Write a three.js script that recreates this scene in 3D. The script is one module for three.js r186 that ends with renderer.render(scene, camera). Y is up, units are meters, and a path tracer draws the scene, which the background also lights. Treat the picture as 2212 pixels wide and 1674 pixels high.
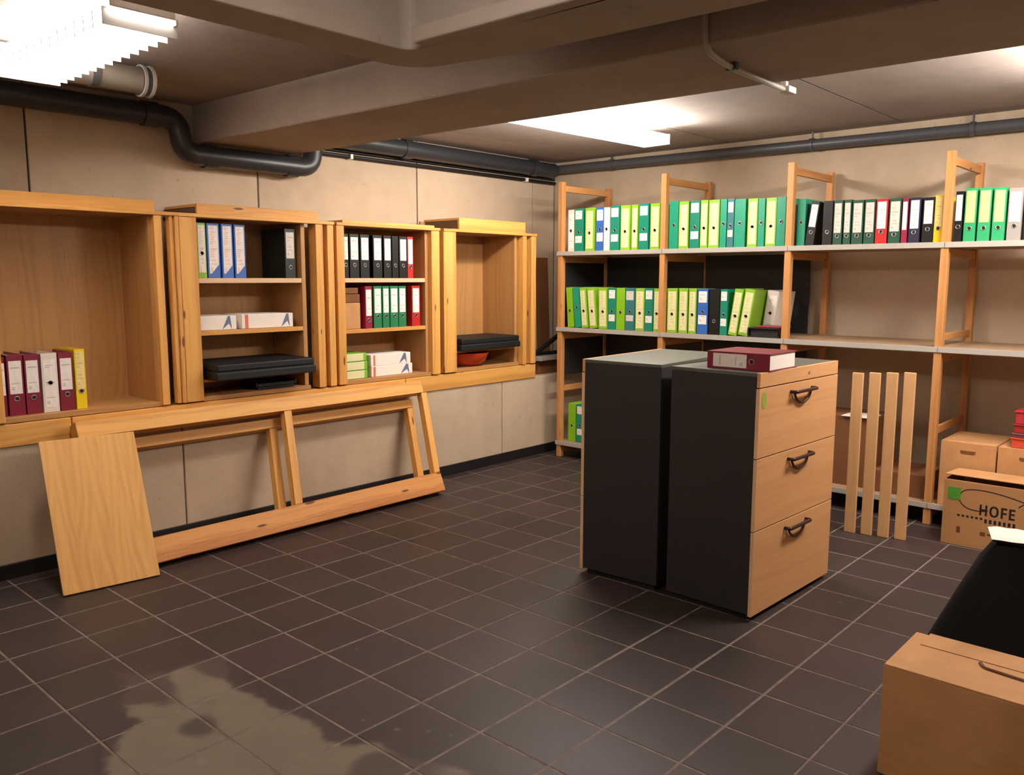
import * as THREE from 'three';
import { RectAreaLightUniformsLib } from 'three/addons/lights/RectAreaLightUniformsLib.js';
import { RoundedBoxGeometry } from 'three/addons/geometries/RoundedBoxGeometry.js';
import { mergeGeometries } from 'three/addons/utils/BufferGeometryUtils.js';

// ---------------------------------------------------------------- camera, lights, exposure
const U = 0.3;                                   // one floor tile is 30 cm; most coordinates below count tiles
const scene = new THREE.Scene();
scene.background = new THREE.Color(0x050505);
const camera = new THREE.PerspectiveCamera(49.73, 2212 / 1674, 0.05, 60);
camera.position.set(8.2739 * U, 5.1425 * U, 3.3871 * U);
camera.rotation.order = 'YXZ';
camera.rotation.set(-0.1309, 0.7367, 0.0014);
scene.add(camera);
const renderer = new THREE.WebGLRenderer({ antialias: true });
renderer.toneMapping = THREE.LinearToneMapping;
renderer.toneMappingExposure = 1.0;
renderer.shadowMap.enabled = true;
RectAreaLightUniformsLib.init();
const LAMP_COLOR = new THREE.Color(1.0, 0.91, 0.835);
const GLOW_COLOR = new THREE.Color(1.0, 0.96, 0.97);
const GLOW = 3.2;
// [x, y, z of the lamp's underside centre, turn, length, width, light down, light up, louvres]
const LAMPS = [
  { at: [-3.12, 8.26, -11.75], turn: Math.PI / 2 - 0.05, len: 4.9, wid: 0.74, down: 26, up: 80, side: 110, louvre: false, label: 'bare bright ceiling light hanging beyond the big beam near the back racks' },
  { at: [-4.25, 8.32, -1.5], turn: 0, len: 4.1, wid: 0.8, down: 32, up: 90, louvre: true, label: 'louvred ceiling light at top left above the left wall cabinets' },
  { at: [6.3, 8.26, -12.0], turn: Math.PI / 2, len: 4.9, wid: 0.74, down: 55, up: 80, side: 120, louvre: false, label: 'ceiling light beyond the beam, out of frame right of the racks' },
  { at: [4.6, 8.32, 1.4], turn: 0, len: 4.1, wid: 0.8, down: 2, up: 120, side: 70, louvre: true, label: 'added unseen louvred light behind the viewpoint, giving soft fill' },  // unseen lamp added for soft fill off the ceiling
];

// ---------------------------------------------------------------- helpers
const names = new Map();
function numbered(n) {
  const k = names.get(n) || 0; names.set(n, k + 1);
  return k ? n + '_' + String(k).padStart(3, '0') : n;
}
function rng(seed) { let s = seed >>> 0; return () => { s = (s + 0x6D2B79F5) >>> 0; let t = s; t = Math.imul(t ^ (t >>> 15), t | 1); t ^= t + Math.imul(t ^ (t >>> 7), t | 61); return ((t ^ (t >>> 14)) >>> 0) / 4294967296; }; }
const rand = rng(7);
const clamp = (v, a = 0, b = 1) => Math.min(b, Math.max(a, v));
const mix = (a, b, t) => a + (b - a) * t;
const sstep = (a, b, v) => { const t = clamp((v - a) / (b - a)); return t * t * (3 - 2 * t); };
function hash(x, y) { let h = Math.imul(x, 374761393) + Math.imul(y, 668265263); h = Math.imul(h ^ (h >>> 13), 1274126177); return ((h ^ (h >>> 16)) >>> 0) / 4294967296; }
function vnoise(x, y, px = 0, py = 0) {           // value noise, tiling with period px, py when given
  let xi = Math.floor(x), yi = Math.floor(y); const fx = x - xi, fy = y - yi;
  const w = (v, p) => p ? ((v % p) + p) % p : v;
  const x0 = w(xi, px), x1 = w(xi + 1, px), y0 = w(yi, py), y1 = w(yi + 1, py);
  const u = fx * fx * (3 - 2 * fx), v = fy * fy * (3 - 2 * fy);
  return mix(mix(hash(x0, y0), hash(x1, y0), u), mix(hash(x0, y1), hash(x1, y1), u), v);
}
function fbm(x, y, oct, px = 0, py = 0) { let s = 0, a = 0.5, t = 0; for (let i = 0; i < oct; i++) { s += a * vnoise(x + i * 17 * (px ? 0 : 1), y, px, py); t += a; a *= 0.5; x *= 2; y *= 2; px *= 2; py *= 2; } return s / t; }
const hex = h => [(h >> 16) & 255, (h >> 8) & 255, h & 255];
const lerp3 = (a, b, t) => [mix(a[0], b[0], t), mix(a[1], b[1], t), mix(a[2], b[2], t)];
function texture(w, h, fn, { srgb = true, rx = 1, ry = 1, clampIt = false } = {}) {
  const d = new Uint8Array(w * h * 4);
  for (let j = 0; j < h; j++) for (let i = 0; i < w; i++) {
    const c = fn(i / w, j / h, i, j), k = (j * w + i) * 4;
    if (typeof c === 'number') { d[k] = d[k + 1] = d[k + 2] = clamp(c, 0, 255); } else { d[k] = clamp(c[0], 0, 255); d[k + 1] = clamp(c[1], 0, 255); d[k + 2] = clamp(c[2], 0, 255); }
    d[k + 3] = 255;
  }
  const t = new THREE.DataTexture(d, w, h, THREE.RGBAFormat);
  t.magFilter = THREE.LinearFilter; t.minFilter = THREE.LinearMipmapLinearFilter; t.generateMipmaps = true;
  t.wrapS = t.wrapT = clampIt ? THREE.ClampToEdgeWrapping : THREE.RepeatWrapping;
  if (srgb) t.colorSpace = THREE.SRGBColorSpace;
  t.repeat.set(rx, ry); t.needsUpdate = true;
  return t;
}
// box-projected uv in metres; v runs along the grain axis
function boxUV(g, grain = 1, off = [0, 0]) {
  const q = g.index ? g.toNonIndexed() : g, p = q.attributes.position, n = q.attributes.normal, uv = new Float32Array(p.count * 2);
  for (let i = 0; i < p.count; i += 3) {
    const a = [0, 0, 0];
    for (let k = 0; k < 3; k++) { a[0] += n.getX(i + k); a[1] += n.getY(i + k); a[2] += n.getZ(i + k); }
    const b = a.map(Math.abs), m = b.indexOf(Math.max(...b));
    let vi, ui;
    if (m === grain) { vi = (m + 1) % 3; ui = (m + 2) % 3; } else { vi = grain; ui = 3 - m - grain; }
    for (let k = 0; k < 3; k++) { const c = [p.getX(i + k), p.getY(i + k), p.getZ(i + k)]; uv[(i + k) * 2] = c[ui] + off[0]; uv[(i + k) * 2 + 1] = c[vi] + off[1]; }
  }
  q.setAttribute('uv', new THREE.BufferAttribute(uv, 2));
  return q;
}
// box between tile coordinates, edges rounded by r metres; grain: 0 x, 1 y, 2 z (longest side when left out)
function bx(x0, x1, y0, y1, z0, z1, r = 0.002, grain = -1) {
  const s = [Math.abs(x1 - x0) * U, Math.abs(y1 - y0) * U, Math.abs(z1 - z0) * U];
  if (grain < 0) grain = s.indexOf(Math.max(...s));
  const rr = Math.min(r, Math.min(...s) * 0.3);
  const g = rr > 0 ? new RoundedBoxGeometry(s[0], s[1], s[2], 1, rr) : new THREE.BoxGeometry(...s);
  g.translate((x0 + x1) / 2 * U, (y0 + y1) / 2 * U, (z0 + z1) / 2 * U);
  return boxUV(g, grain, [rand() * 3, rand() * 3]);
}
const V = (x, y, z) => new THREE.Vector3(x * U, y * U, z * U);
function tube(pts, r, seg = 40, rad = 10, closed = false) {
  const path = new THREE.CurvePath();
  for (let i = 0; i + 1 < pts.length; i++) path.add(new THREE.LineCurve3(pts[i], pts[i + 1]));
  const c = pts.length > 2 ? new THREE.CatmullRomCurve3(pts, closed, 'catmullrom', 0.0) : path;
  const g = new THREE.TubeGeometry(c, seg, r, rad, closed).toNonIndexed();
  return g;
}
function bendPath(pts, rad, n = 6) {               // straight legs joined by round bends
  const out = [pts[0].clone()];
  for (let i = 1; i + 1 < pts.length; i++) {
    const a = pts[i - 1], b = pts[i], c = pts[i + 1], d1 = a.clone().sub(b), d2 = c.clone().sub(b);
    const l = Math.min(rad, d1.length() * 0.49, d2.length() * 0.49), p1 = b.clone().addScaledVector(d1.normalize(), l), p2 = b.clone().addScaledVector(d2.normalize(), l);
    for (let k = 0; k <= n; k++) { const t = k / n; out.push(p1.clone().multiplyScalar((1 - t) * (1 - t)).addScaledVector(b, 2 * t * (1 - t)).addScaledVector(p2, t * t)); }
  }
  out.push(pts[pts.length - 1].clone());
  return out;
}
function pipeGeo(pts, r, rad = 14) {               // swept circle along a polyline, closed ends
  const g = new PolyTube(pts, r, rad); return g.geo;
}
class PolyTube {
  constructor(pts, r, rad) {
    const pos = [], idx = []; let up = new THREE.Vector3(0.31, 0.9, 0.17).normalize();
    for (let i = 0; i < pts.length; i++) {
      const t = pts[Math.min(i + 1, pts.length - 1)].clone().sub(pts[Math.max(i - 1, 0)]).normalize();
      const s = new THREE.Vector3().crossVectors(t, up).normalize(); up = new THREE.Vector3().crossVectors(s, t).normalize();
      for (let k = 0; k < rad; k++) { const a = k / rad * Math.PI * 2; const q = pts[i].clone().addScaledVector(s, Math.cos(a) * r).addScaledVector(up, Math.sin(a) * r); pos.push(q.x, q.y, q.z); }
    }
    for (let i = 0; i + 1 < pts.length; i++) for (let k = 0; k < rad; k++) { const a = i * rad + k, b = i * rad + (k + 1) % rad, c = a + rad, d = b + rad; idx.push(a, c, b, b, c, d); }
    const n = pts.length; pos.push(pts[0].x, pts[0].y, pts[0].z, pts[n - 1].x, pts[n - 1].y, pts[n - 1].z);
    for (let k = 0; k < rad; k++) { idx.push(n * rad, k, (k + 1) % rad); idx.push(n * rad + 1, (n - 1) * rad + (k + 1) % rad, (n - 1) * rad + k); }
    const g = new THREE.BufferGeometry(); g.setAttribute('position', new THREE.Float32BufferAttribute(pos, 3)); g.setIndex(idx); g.computeVertexNormals();
    this.geo = boxUV(g, 1);
  }
}
function clean(g) { const q = g.index ? g.toNonIndexed() : g; for (const k of Object.keys(q.attributes)) if (!['position', 'normal', 'uv'].includes(k)) q.deleteAttribute(k); if (!q.attributes.uv) boxUV(q); return q; }
const SCREEN = 0.0;
function mesh(name, geoms, mat) {
  const list = (Array.isArray(geoms) ? geoms : [geoms]).map(clean);
  const m = new THREE.Mesh(list.length > 1 ? mergeGeometries(list) : list[0], mat);
  m.name = name; m.castShadow = true; m.receiveShadow = true;
  return m;
}
// a top-level thing: a Group at its base; parts given in world tile coordinates are shifted to it (world = true), or are local
function thing(name, label, category, [x, y, z] = [0, 0, 0], { group, turn = 0, local = false } = {}) {
  const o = new THREE.Group(); o.name = numbered(name); o.position.set(x * U, y * U, z * U); o.rotation.y = turn;
  o.userData = { label, category }; if (group) o.userData.group = group;
  o.local = local || turn !== 0; scene.add(o); return o;
}
function root(o) { let r = o; while (r.parent && r.parent !== scene) r = r.parent; return r; }
function part(parent, name, geoms, mat, label) {
  const m = mesh(numbered(name), geoms, mat), r = root(parent);
  if (!r.local) { m.geometry = m.geometry.clone(); m.geometry.translate(-r.position.x, -r.position.y, -r.position.z); }
  if (label) m.userData.label = label;
  parent.add(m); return m;
}
function single(name, label, category, geoms, mat, group) {   // a thing that is one mesh, given in world tile coordinates
  const m = mesh(numbered(name), geoms, mat);
  m.geometry.computeBoundingBox(); const b = m.geometry.boundingBox, c = b.getCenter(new THREE.Vector3()); c.y = b.min.y;
  m.geometry.translate(-c.x, -c.y, -c.z); m.position.copy(c);
  m.userData = { label, category }; if (group) m.userData.group = group;
  scene.add(m); return m;
}
function structure(name, geoms, mat) {
  const m = geoms ? mesh(numbered(name), geoms, mat) : new THREE.Group();
  m.name = m.name || numbered(name); m.userData.kind = 'structure'; m.local = true; scene.add(m); return m;
}

// ---------------------------------------------------------------- materials
const std = (o) => new THREE.MeshStandardMaterial(o);
const plain = (h, rough = 0.6, metal = 0) => std({ color: h, roughness: rough, metalness: metal });
function woodTex(light, dark, { streak = 0.5, knots = [], seed = 0, fine = 0.25, cathedral = 0 } = {}) {
  return texture(512, 512, (u, v) => {
    const wob = fbm(u * 4 + seed, v * 2, 3, 4, 2) * 0.12;
    let kd = 0, warp = 0;
    for (const [ku, kv, kr] of knots) { const du = (u - ku), dv = (v - kv) * 0.55, r = Math.hypot(du, dv); kd = Math.max(kd, 1 - sstep(kr * 0.5, kr, r)); warp += Math.exp(-r * r / (kr * kr * 4)) * Math.sign(du || 1) * kr * 0.9; }
    const uu = u + wob + warp;
    let s = fbm(uu * 22 + seed * 3, v * 1.0, 3, 22, 1);
    if (cathedral) s = mix(s, 0.5 + 0.5 * Math.sin((Math.abs(((uu * 3) % 1) - 0.5) * 26 + v * Math.PI * 4 + fbm(u * 6, v * 3, 2, 6, 3) * 5)), cathedral);
    const f = vnoise(u * 128, v * 12, 128, 12);
    let c = lerp3(light, dark, clamp((s - 0.3) * 1.6 * streak + (f - 0.5) * fine));
    if (kd > 0) c = lerp3(c, [86, 44, 18], kd * 0.85);
    return c;
  }, { rx: 1 / 0.45, ry: 1 / 1.1 });
}
const concreteTex = (a, b, seed) => texture(512, 512, (u, v) => {
  const n = fbm(u * 3 + seed, v * 3, 5, 3, 3), m = fbm(u * 24 + seed, v * 24, 3, 24, 24), s = vnoise(u * 70, v * 70, 70, 70), w = fbm(u * 14 + seed, v * 2, 3, 14, 2);
  let c = lerp3(a, b, clamp(0.15 + (n - 0.35) * 1.0 + (m - 0.5) * 0.35 + (w - 0.5) * 0.3));
  if (s > 0.97) c = lerp3(c, [70, 60, 50], 0.14);
  return c;
}, { rx: 1 / 2.2, ry: 1 / 2.2 });
const roughBump = texture(256, 256, (u, v) => 128 + (fbm(u * 20, v * 20, 4, 20, 20) - 0.5) * 160, { srgb: false, rx: 1 / 0.5, ry: 1 / 0.5 });
const M = {};
M.pine = std({ map: woodTex(hex(0xdaa254), hex(0xb2752f), { streak: 0.55, knots: [[0.3, 0.2, 0.02], [0.62, 0.68, 0.016], [0.85, 0.42, 0.012]], seed: 1 }), roughness: 0.55 });
M.pineKnotty = std({ map: woodTex(hex(0xd39452), hex(0xa8632f), { streak: 0.7, knots: [[0.2, 0.15, 0.03], [0.5, 0.4, 0.024], [0.75, 0.8, 0.028], [0.35, 0.72, 0.02], [0.9, 0.2, 0.02]], seed: 2, fine: 0.5 }), roughness: 0.6 });
M.rackPine = std({ map: woodTex(hex(0xc28a50), hex(0xa26a36), { streak: 0.5, knots: [[0.4, 0.3, 0.015]], seed: 4 }), roughness: 0.55 });
M.veneer = std({ map: woodTex(hex(0xb4854f), hex(0x986c3c), { streak: 0.45, seed: 5, fine: 0.35 }), roughness: 0.5 });
M.oak = std({ map: woodTex(hex(0xd9a45c), hex(0xc08a45), { streak: 0.6, seed: 9, fine: 0.3, cathedral: 0.35 }), roughness: 0.5 });
M.beech = std({ map: woodTex(hex(0xd09c6a), hex(0xc08a5a), { streak: 0.45, seed: 11, fine: 0.5 }), roughness: 0.45 });
M.slatWood = std({ map: woodTex(hex(0xdfae78), hex(0xcf9a66), { streak: 0.4, seed: 15, fine: 0.4 }), roughness: 0.5 });
M.beechEdge = plain(0xd9b48a, 0.5);
M.wall = std({ map: concreteTex(hex(0xc6b299), hex(0xa8957d), 1), bumpMap: roughBump, bumpScale: 0.0012, roughness: 0.9 });
M.ceil = std({ map: concreteTex(hex(0xa69a92), hex(0x8b807a), 3), bumpMap: roughBump, bumpScale: 0.0012, roughness: 0.92 });
M.beam = std({ map: concreteTex(hex(0xaa9d92), hex(0x92867c), 5), bumpMap: roughBump, bumpScale: 0.001, roughness: 0.9 });
M.ductPaint = std({ map: concreteTex(hex(0xb0a497), hex(0x9c9085), 6), roughness: 0.8 });
M.joint = plain(0x3d352d, 0.95);
M.skirting = plain(0x181415, 0.5);
M.pipeDark = plain(0x2f3136, 0.38);
M.pipeGrey = plain(0x4c4d50, 0.4);
M.ductMetal = plain(0x8f8a80, 0.45, 0.3);
M.white = plain(0xe9e6e0, 0.5);
M.steel = plain(0xb9b6b0, 0.3, 0.9);
M.charcoal = plain(0x242120, 0.6);
M.litCabTop = plain(0x57574c, 0.45);  // side laminate lightened for the lamplight falling on the top
M.handle = plain(0x3a2420, 0.35, 0.4);
M.black = plain(0x09090a, 0.6);
M.blackSoft = plain(0x040404, 0.95);
M.lip = plain(0xa9a49b, 0.45);
M.shelfTop = plain(0x9a7d60, 0.55);
M.paper = plain(0xe8e0d6, 0.8);
M.shadedCheek = plain(0x6a4c32, 0.8);  // brown darkened for the shade on the cabinet end boards
M.green = plain(0x4f9a2a, 0.7);
M.glow = std({ color: 0xffffff, emissive: GLOW_COLOR, emissiveIntensity: GLOW, roughness: 0.6 });
const cardTex = texture(256, 256, (u, v) => { const n = fbm(u * 5, v * 5, 3, 5, 5), f = vnoise(u * 90, v * 8, 90, 8); return lerp3(hex(0xc69562), hex(0xb17f4f), clamp(n * 0.8 + (f - 0.5) * 0.3)); }, { rx: 1 / 0.4, ry: 1 / 0.4 });
M.card = std({ map: cardTex, roughness: 0.8 });
M.cardDark = std({ map: cardTex, color: 0xa08c78, roughness: 0.85 });
M.cardEdge = plain(0x6e4a2c, 0.9);

// ---------------------------------------------------------------- floor: separate dark tiles on a grout bed
const FX0 = -8, FX1 = 14, FZ0 = -18, FZ1 = 6;
const STAIN = [[-2.46, -0.85], [-2.2, -0.97], [-2.06, -1.27], [-2.0, -1.68], [-1.98, -2.0], [-1.61, -1.89], [-1.28, -1.67], [-1.05, -1.63], [-0.72, -1.72], [-0.25, -1.66], [-0.09, -1.69], [0.2, -1.75], [0.57, -1.82], [0.84, -1.64], [1.08, -1.76], [1.26, -2.01], [1.49, -2.02], [1.8, -2.08], [2.13, -2.25], [2.48, -2.32], [2.71, -2.03], [1.9, -0.8], [0.4, 0.34], [-0.49, 0.13], [-0.62, 0.03], [-0.78, -0.16], [-0.95, -0.26], [-1.05, -0.51], [-1.21, -0.53], [-1.67, -0.52], [-1.92, -0.75]];
function polyDist(p, x, y) {                       // signed distance, negative inside
  let d = 1e9, inside = false;
  for (let i = 0, j = p.length - 1; i < p.length; j = i++) {
    const [xi, yi] = p[i], [xj, yj] = p[j];
    if ((yi > y) !== (yj > y) && x < (xj - xi) * (y - yi) / (yj - yi) + xi) inside = !inside;
    const ex = xj - xi, ey = yj - yi, t = clamp(((x - xi) * ex + (y - yi) * ey) / (ex * ex + ey * ey)); d = Math.min(d, Math.hypot(x - xi - ex * t, y - yi - ey * t));
  }
  return inside ? -d : d;
}
const SPECKS = [[0.8, -2.26, 0.05], [1.8, -2.73, 0.035], [1.25, -2.4, 0.06], [1.55, -2.62, 0.04], [-0.8, -3.39, 0.04], [0.2, -0.57, 0.1], [-2.03, -0.77, 0.06], [3.55, -9.65, 0.05]];
const floorTex = texture(2048, 2048, (u, v) => {
  const x = mix(FX0, FX1, u), z = mix(FZ0, FZ1, v), ti = Math.floor(x), tj = Math.floor(z), h = hash(ti + 91, tj + 57), h2 = hash(ti + 11, tj + 7);
  let c = lerp3(hex(0x3c2f2e), hex(0x382f2a), h2);
  const k = 0.85 + h * 0.15 + (fbm(x * 1.3, z * 1.3, 3) - 0.5) * 0.18 + (vnoise(x * 30, z * 30) - 0.5) * 0.06; c = c.map(q => q * k);
  if (x < 4 && z > -3.2) {
    const d = polyDist(STAIN, x + (fbm(x * 6, z * 6, 3) - 0.5) * 0.14, z + (fbm(x * 6 + 40, z * 6, 3) - 0.5) * 0.14);
    if (d < 0.15) { const hole = sstep(0.62, 0.72, fbm(x * 1.1 + 3, z * 1.1 + 9, 2)); c = lerp3(c, lerp3(hex(0x675f52), hex(0x736859), fbm(x * 3, z * 3, 3)), (1 - sstep(-0.03, 0.1, d)) * (1 - 0.7 * hole)); }
  }
  for (const [sx, sz, sr] of SPECKS) { const r = Math.hypot(x - sx, (z - sz) * 1.4); if (r < sr) c = lerp3(c, hex(0x8a8078), 0.6 * (1 - r / sr)); }
  return c;
}, { clampIt: true });
M.tile = std({ map: floorTex, roughness: 0.5 });
M.tile.bumpMap = texture(256, 256, (u, v) => 128 + (fbm(u * 8, v * 8, 4, 8, 8) - 0.5) * 120, { srgb: false, rx: 22, ry: 24 }); M.tile.bumpScale = 0.0012;
M.grout = std({ map: texture(256, 256, (u, v) => lerp3(hex(0x8c7a6c), hex(0x5e5149), fbm(u * 12, v * 12, 3, 12, 12)), { rx: 3, ry: 3 }), roughness: 0.9 });
function tileGeo(i, j) {                            // bevelled slab, uv over the whole floor
  const g = 0.011, b = 0.01, t = -0.012 / U * 0.1, x0 = i + g, x1 = i + 1 - g, z0 = j + g, z1 = j + 1 - g;
  const lo = [[x0, z0], [x1, z0], [x1, z1], [x0, z1]], hi = [[x0 + b, z0 + b], [x1 - b, z0 + b], [x1 - b, z1 - b], [x0 + b, z1 - b]];
  const pos = [], uv = [], put = (p, y) => { pos.push(p[0] * U, y, p[1] * U); uv.push((p[0] - FX0) / (FX1 - FX0), (p[1] - FZ0) / (FZ1 - FZ0)); };
  const dy = (hash(i + 5, j + 3) - 0.5) * 0.0006 - 0.0003;
  for (const k of [0, 2, 1, 0, 3, 2]) put(hi[k], dy);
  for (let k = 0; k < 4; k++) { const n = (k + 1) % 4; put(lo[k], -0.0025); put(hi[n], dy); put(lo[n], -0.0025); put(lo[k], -0.0025); put(hi[k], dy); put(hi[n], dy); }
  for (let k = 0; k < 4; k++) { const n = (k + 1) % 4; put(lo[k], -0.009); put(lo[n], -0.0025); put(lo[n], -0.009); put(lo[k], -0.009); put(lo[k], -0.0025); put(lo[n], -0.0025); }
  const q = new THREE.BufferGeometry(); q.setAttribute('position', new THREE.Float32BufferAttribute(pos, 3)); q.setAttribute('uv', new THREE.Float32BufferAttribute(uv, 2)); q.computeVertexNormals(); return q;
}
{
  const floor = structure('floor');
  const slab = mesh('grout_bed', bx(-8, 14, -0.6, -0.0018 / U, -18, 6, 0), M.grout); floor.add(slab);
  camera.updateMatrixWorld(true); camera.updateProjectionMatrix();
  const rest = [], seen = [], w = new THREE.Vector3();
  for (let i = -8; i < 14; i++) for (let j = -18; j < 6; j++) {
    let inV = false, near = 1e9;
    for (const [a, b] of [[0, 0], [1, 0], [0, 1], [1, 1], [0.5, 0.5]]) { w.set((i + a) * U, 0, (j + b) * U).applyMatrix4(camera.matrixWorldInverse); const d = -w.z; w.applyMatrix4(camera.projectionMatrix); if (d > 0.1 && Math.abs(w.x) < 1.02 && Math.abs(w.y) < 1.02) { inV = true; near = Math.min(near, d); } }
    if (inV && i >= -8 && i < 8) seen.push([near, i, j]); else rest.push([i, j]);
  }
  seen.sort((a, b) => a[0] - b[0]);
  seen.forEach(([, i, j], k) => { if (k < 298) { const m = mesh(numbered('tile'), tileGeo(i, j), M.tile); floor.add(m); } else rest.push([i, j]); });
  const far = mesh('tile_field', rest.map(([i, j]) => tileGeo(i, j)), M.tile); far.userData.kind = 'stuff'; floor.add(far);
}

// ---------------------------------------------------------------- room shell
const WX = -9.0, BZ = -17.65, CH = 8.72, PX = -7.4, PH = 2.28;
{
  const w = structure('wall_left', bx(WX - 1, WX - 0.06, -0.6, CH + 1, BZ - 1, 7, 0), M.joint);
  const zs = [6, 2.4, -2.34, -7.09, -11.86, -16.6, BZ];
  for (let k = 0; k + 1 < zs.length; k++) { const p = mesh(numbered('concrete_panel'), bx(WX - 0.1, WX, 0, CH + 0.02, zs[k + 1] + 0.018, zs[k] - 0.018, 0.004, 1), M.wall); w.add(p); }
  const lo = structure('wall_left_plinth', bx(WX, PX - 0.05, -0.05, PH - 0.02, BZ, 6, 0), M.joint);
  const zp = [6, 5.0, -4.25, -13.49, BZ];
  for (let k = 0; k + 1 < zp.length; k++) lo.add(mesh(numbered('concrete_panel'), bx(WX, PX, 0, PH, zp[k + 1] + 0.012, zp[k] - 0.012, 0.005, 1), M.wall));
  structure('baseboard_left', bx(PX, PX + 0.05, 0, 0.26, BZ, 6, 0.002), M.skirting);
  structure('wall_back', bx(WX, 14, -0.05, CH + 0.1, BZ - 0.8, BZ, 0, 1), M.wall);
  structure('baseboard_back', bx(PX, 14, 0, 0.26, BZ, BZ + 0.05, 0.002), M.skirting);
  structure('wall_right', bx(14, 14.8, -0.6, CH + 0.1, BZ - 0.8, 6.8, 0, 1), M.wall);
  structure('wall_front', bx(WX, 14, -0.6, CH + 0.1, 6, 6.8, 0, 1), M.wall);
  const c = structure('ceiling', bx(WX - 1, 14.8, CH + 0.08, CH + 1, BZ - 0.8, 6.8, 0), M.joint);
  const xs = [WX, -7.3, -2.9, 1.52, 5.94, 10.36, 14];
  for (let k = 0; k + 1 < xs.length; k++) c.add(mesh(numbered('concrete_panel'), bx(xs[k] + 0.014, xs[k + 1] - 0.014, CH, CH + 0.12, BZ, 6, 0.004, 2), M.ceil));
}
// the big downstand beam across the room
{
  const poly = [[WX, -5.62], [8, -6.25], [14, -6.5], [14, -9.05], [8, -8.75], [WX, -7.85]];
  const s = new THREE.Shape(); poly.forEach(([x, z], i) => s[i ? 'lineTo' : 'moveTo'](x * U, -z * U));
  const g = new THREE.ExtrudeGeometry(s, { depth: (CH + 0.02 - 7.94) * U, bevelEnabled: true, bevelSize: 0.006, bevelThickness: 0.006, bevelSegments: 1 });
  g.rotateX(-Math.PI / 2); g.translate(0, 7.94 * U + 0.006, 0);
  structure('ceiling_beam', boxUV(g, 0), M.beam);
}
// L-shaped boxed duct under the ceiling, with a ledge along its right arm
{
  const t = thing('ceiling_duct', 'boxed L-shaped duct under the ceiling at top centre with rounded corner', 'duct', [-0.5, 7.98, -4.5]);
  const y0 = 7.98, arc = (cx, cz, r, a0, a1, n = 8) => Array.from({ length: n + 1 }, (_, k) => { const a = a0 + (a1 - a0) * k / n; return [cx + Math.cos(a) * r, cz + Math.sin(a) * r]; });
  const band = (pts, h0, h1) => { const s = new THREE.Shape(); pts.forEach(([x, z], i) => s[i ? 'lineTo' : 'moveTo'](x * U, -z * U)); const g = new THREE.ExtrudeGeometry(s, { depth: (h1 - h0) * U - 0.016, bevelEnabled: true, bevelSize: 0.008, bevelThickness: 0.008, bevelSegments: 2 }); g.rotateX(-Math.PI / 2); g.translate(0, h0 * U + 0.008, 0); return boxUV(g, 1); };
  // outer corner at (-0.85,-4.7), inner corner at (-0.15,-3.6)
  const pts = [[-0.84, 5.9], [-0.84, -4.1], ...arc(-0.24, -4.1, 0.6, Math.PI, Math.PI * 1.5), [0.9, -4.95], [8, -5.3], [8, -3.95], ...arc(0.05, -3.75, 0.2, Math.PI * 1.5, Math.PI), [-0.15, 5.9]];
  part(t, 'casing', band(pts, y0, CH + 0.0), M.ductPaint);
  part(t, 'ledge', band([[0.2, -3.92], [8, -4.1], [8, -3.86], [0.22, -3.72]], y0, y0 + 0.2), M.ductPaint);
}
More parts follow.
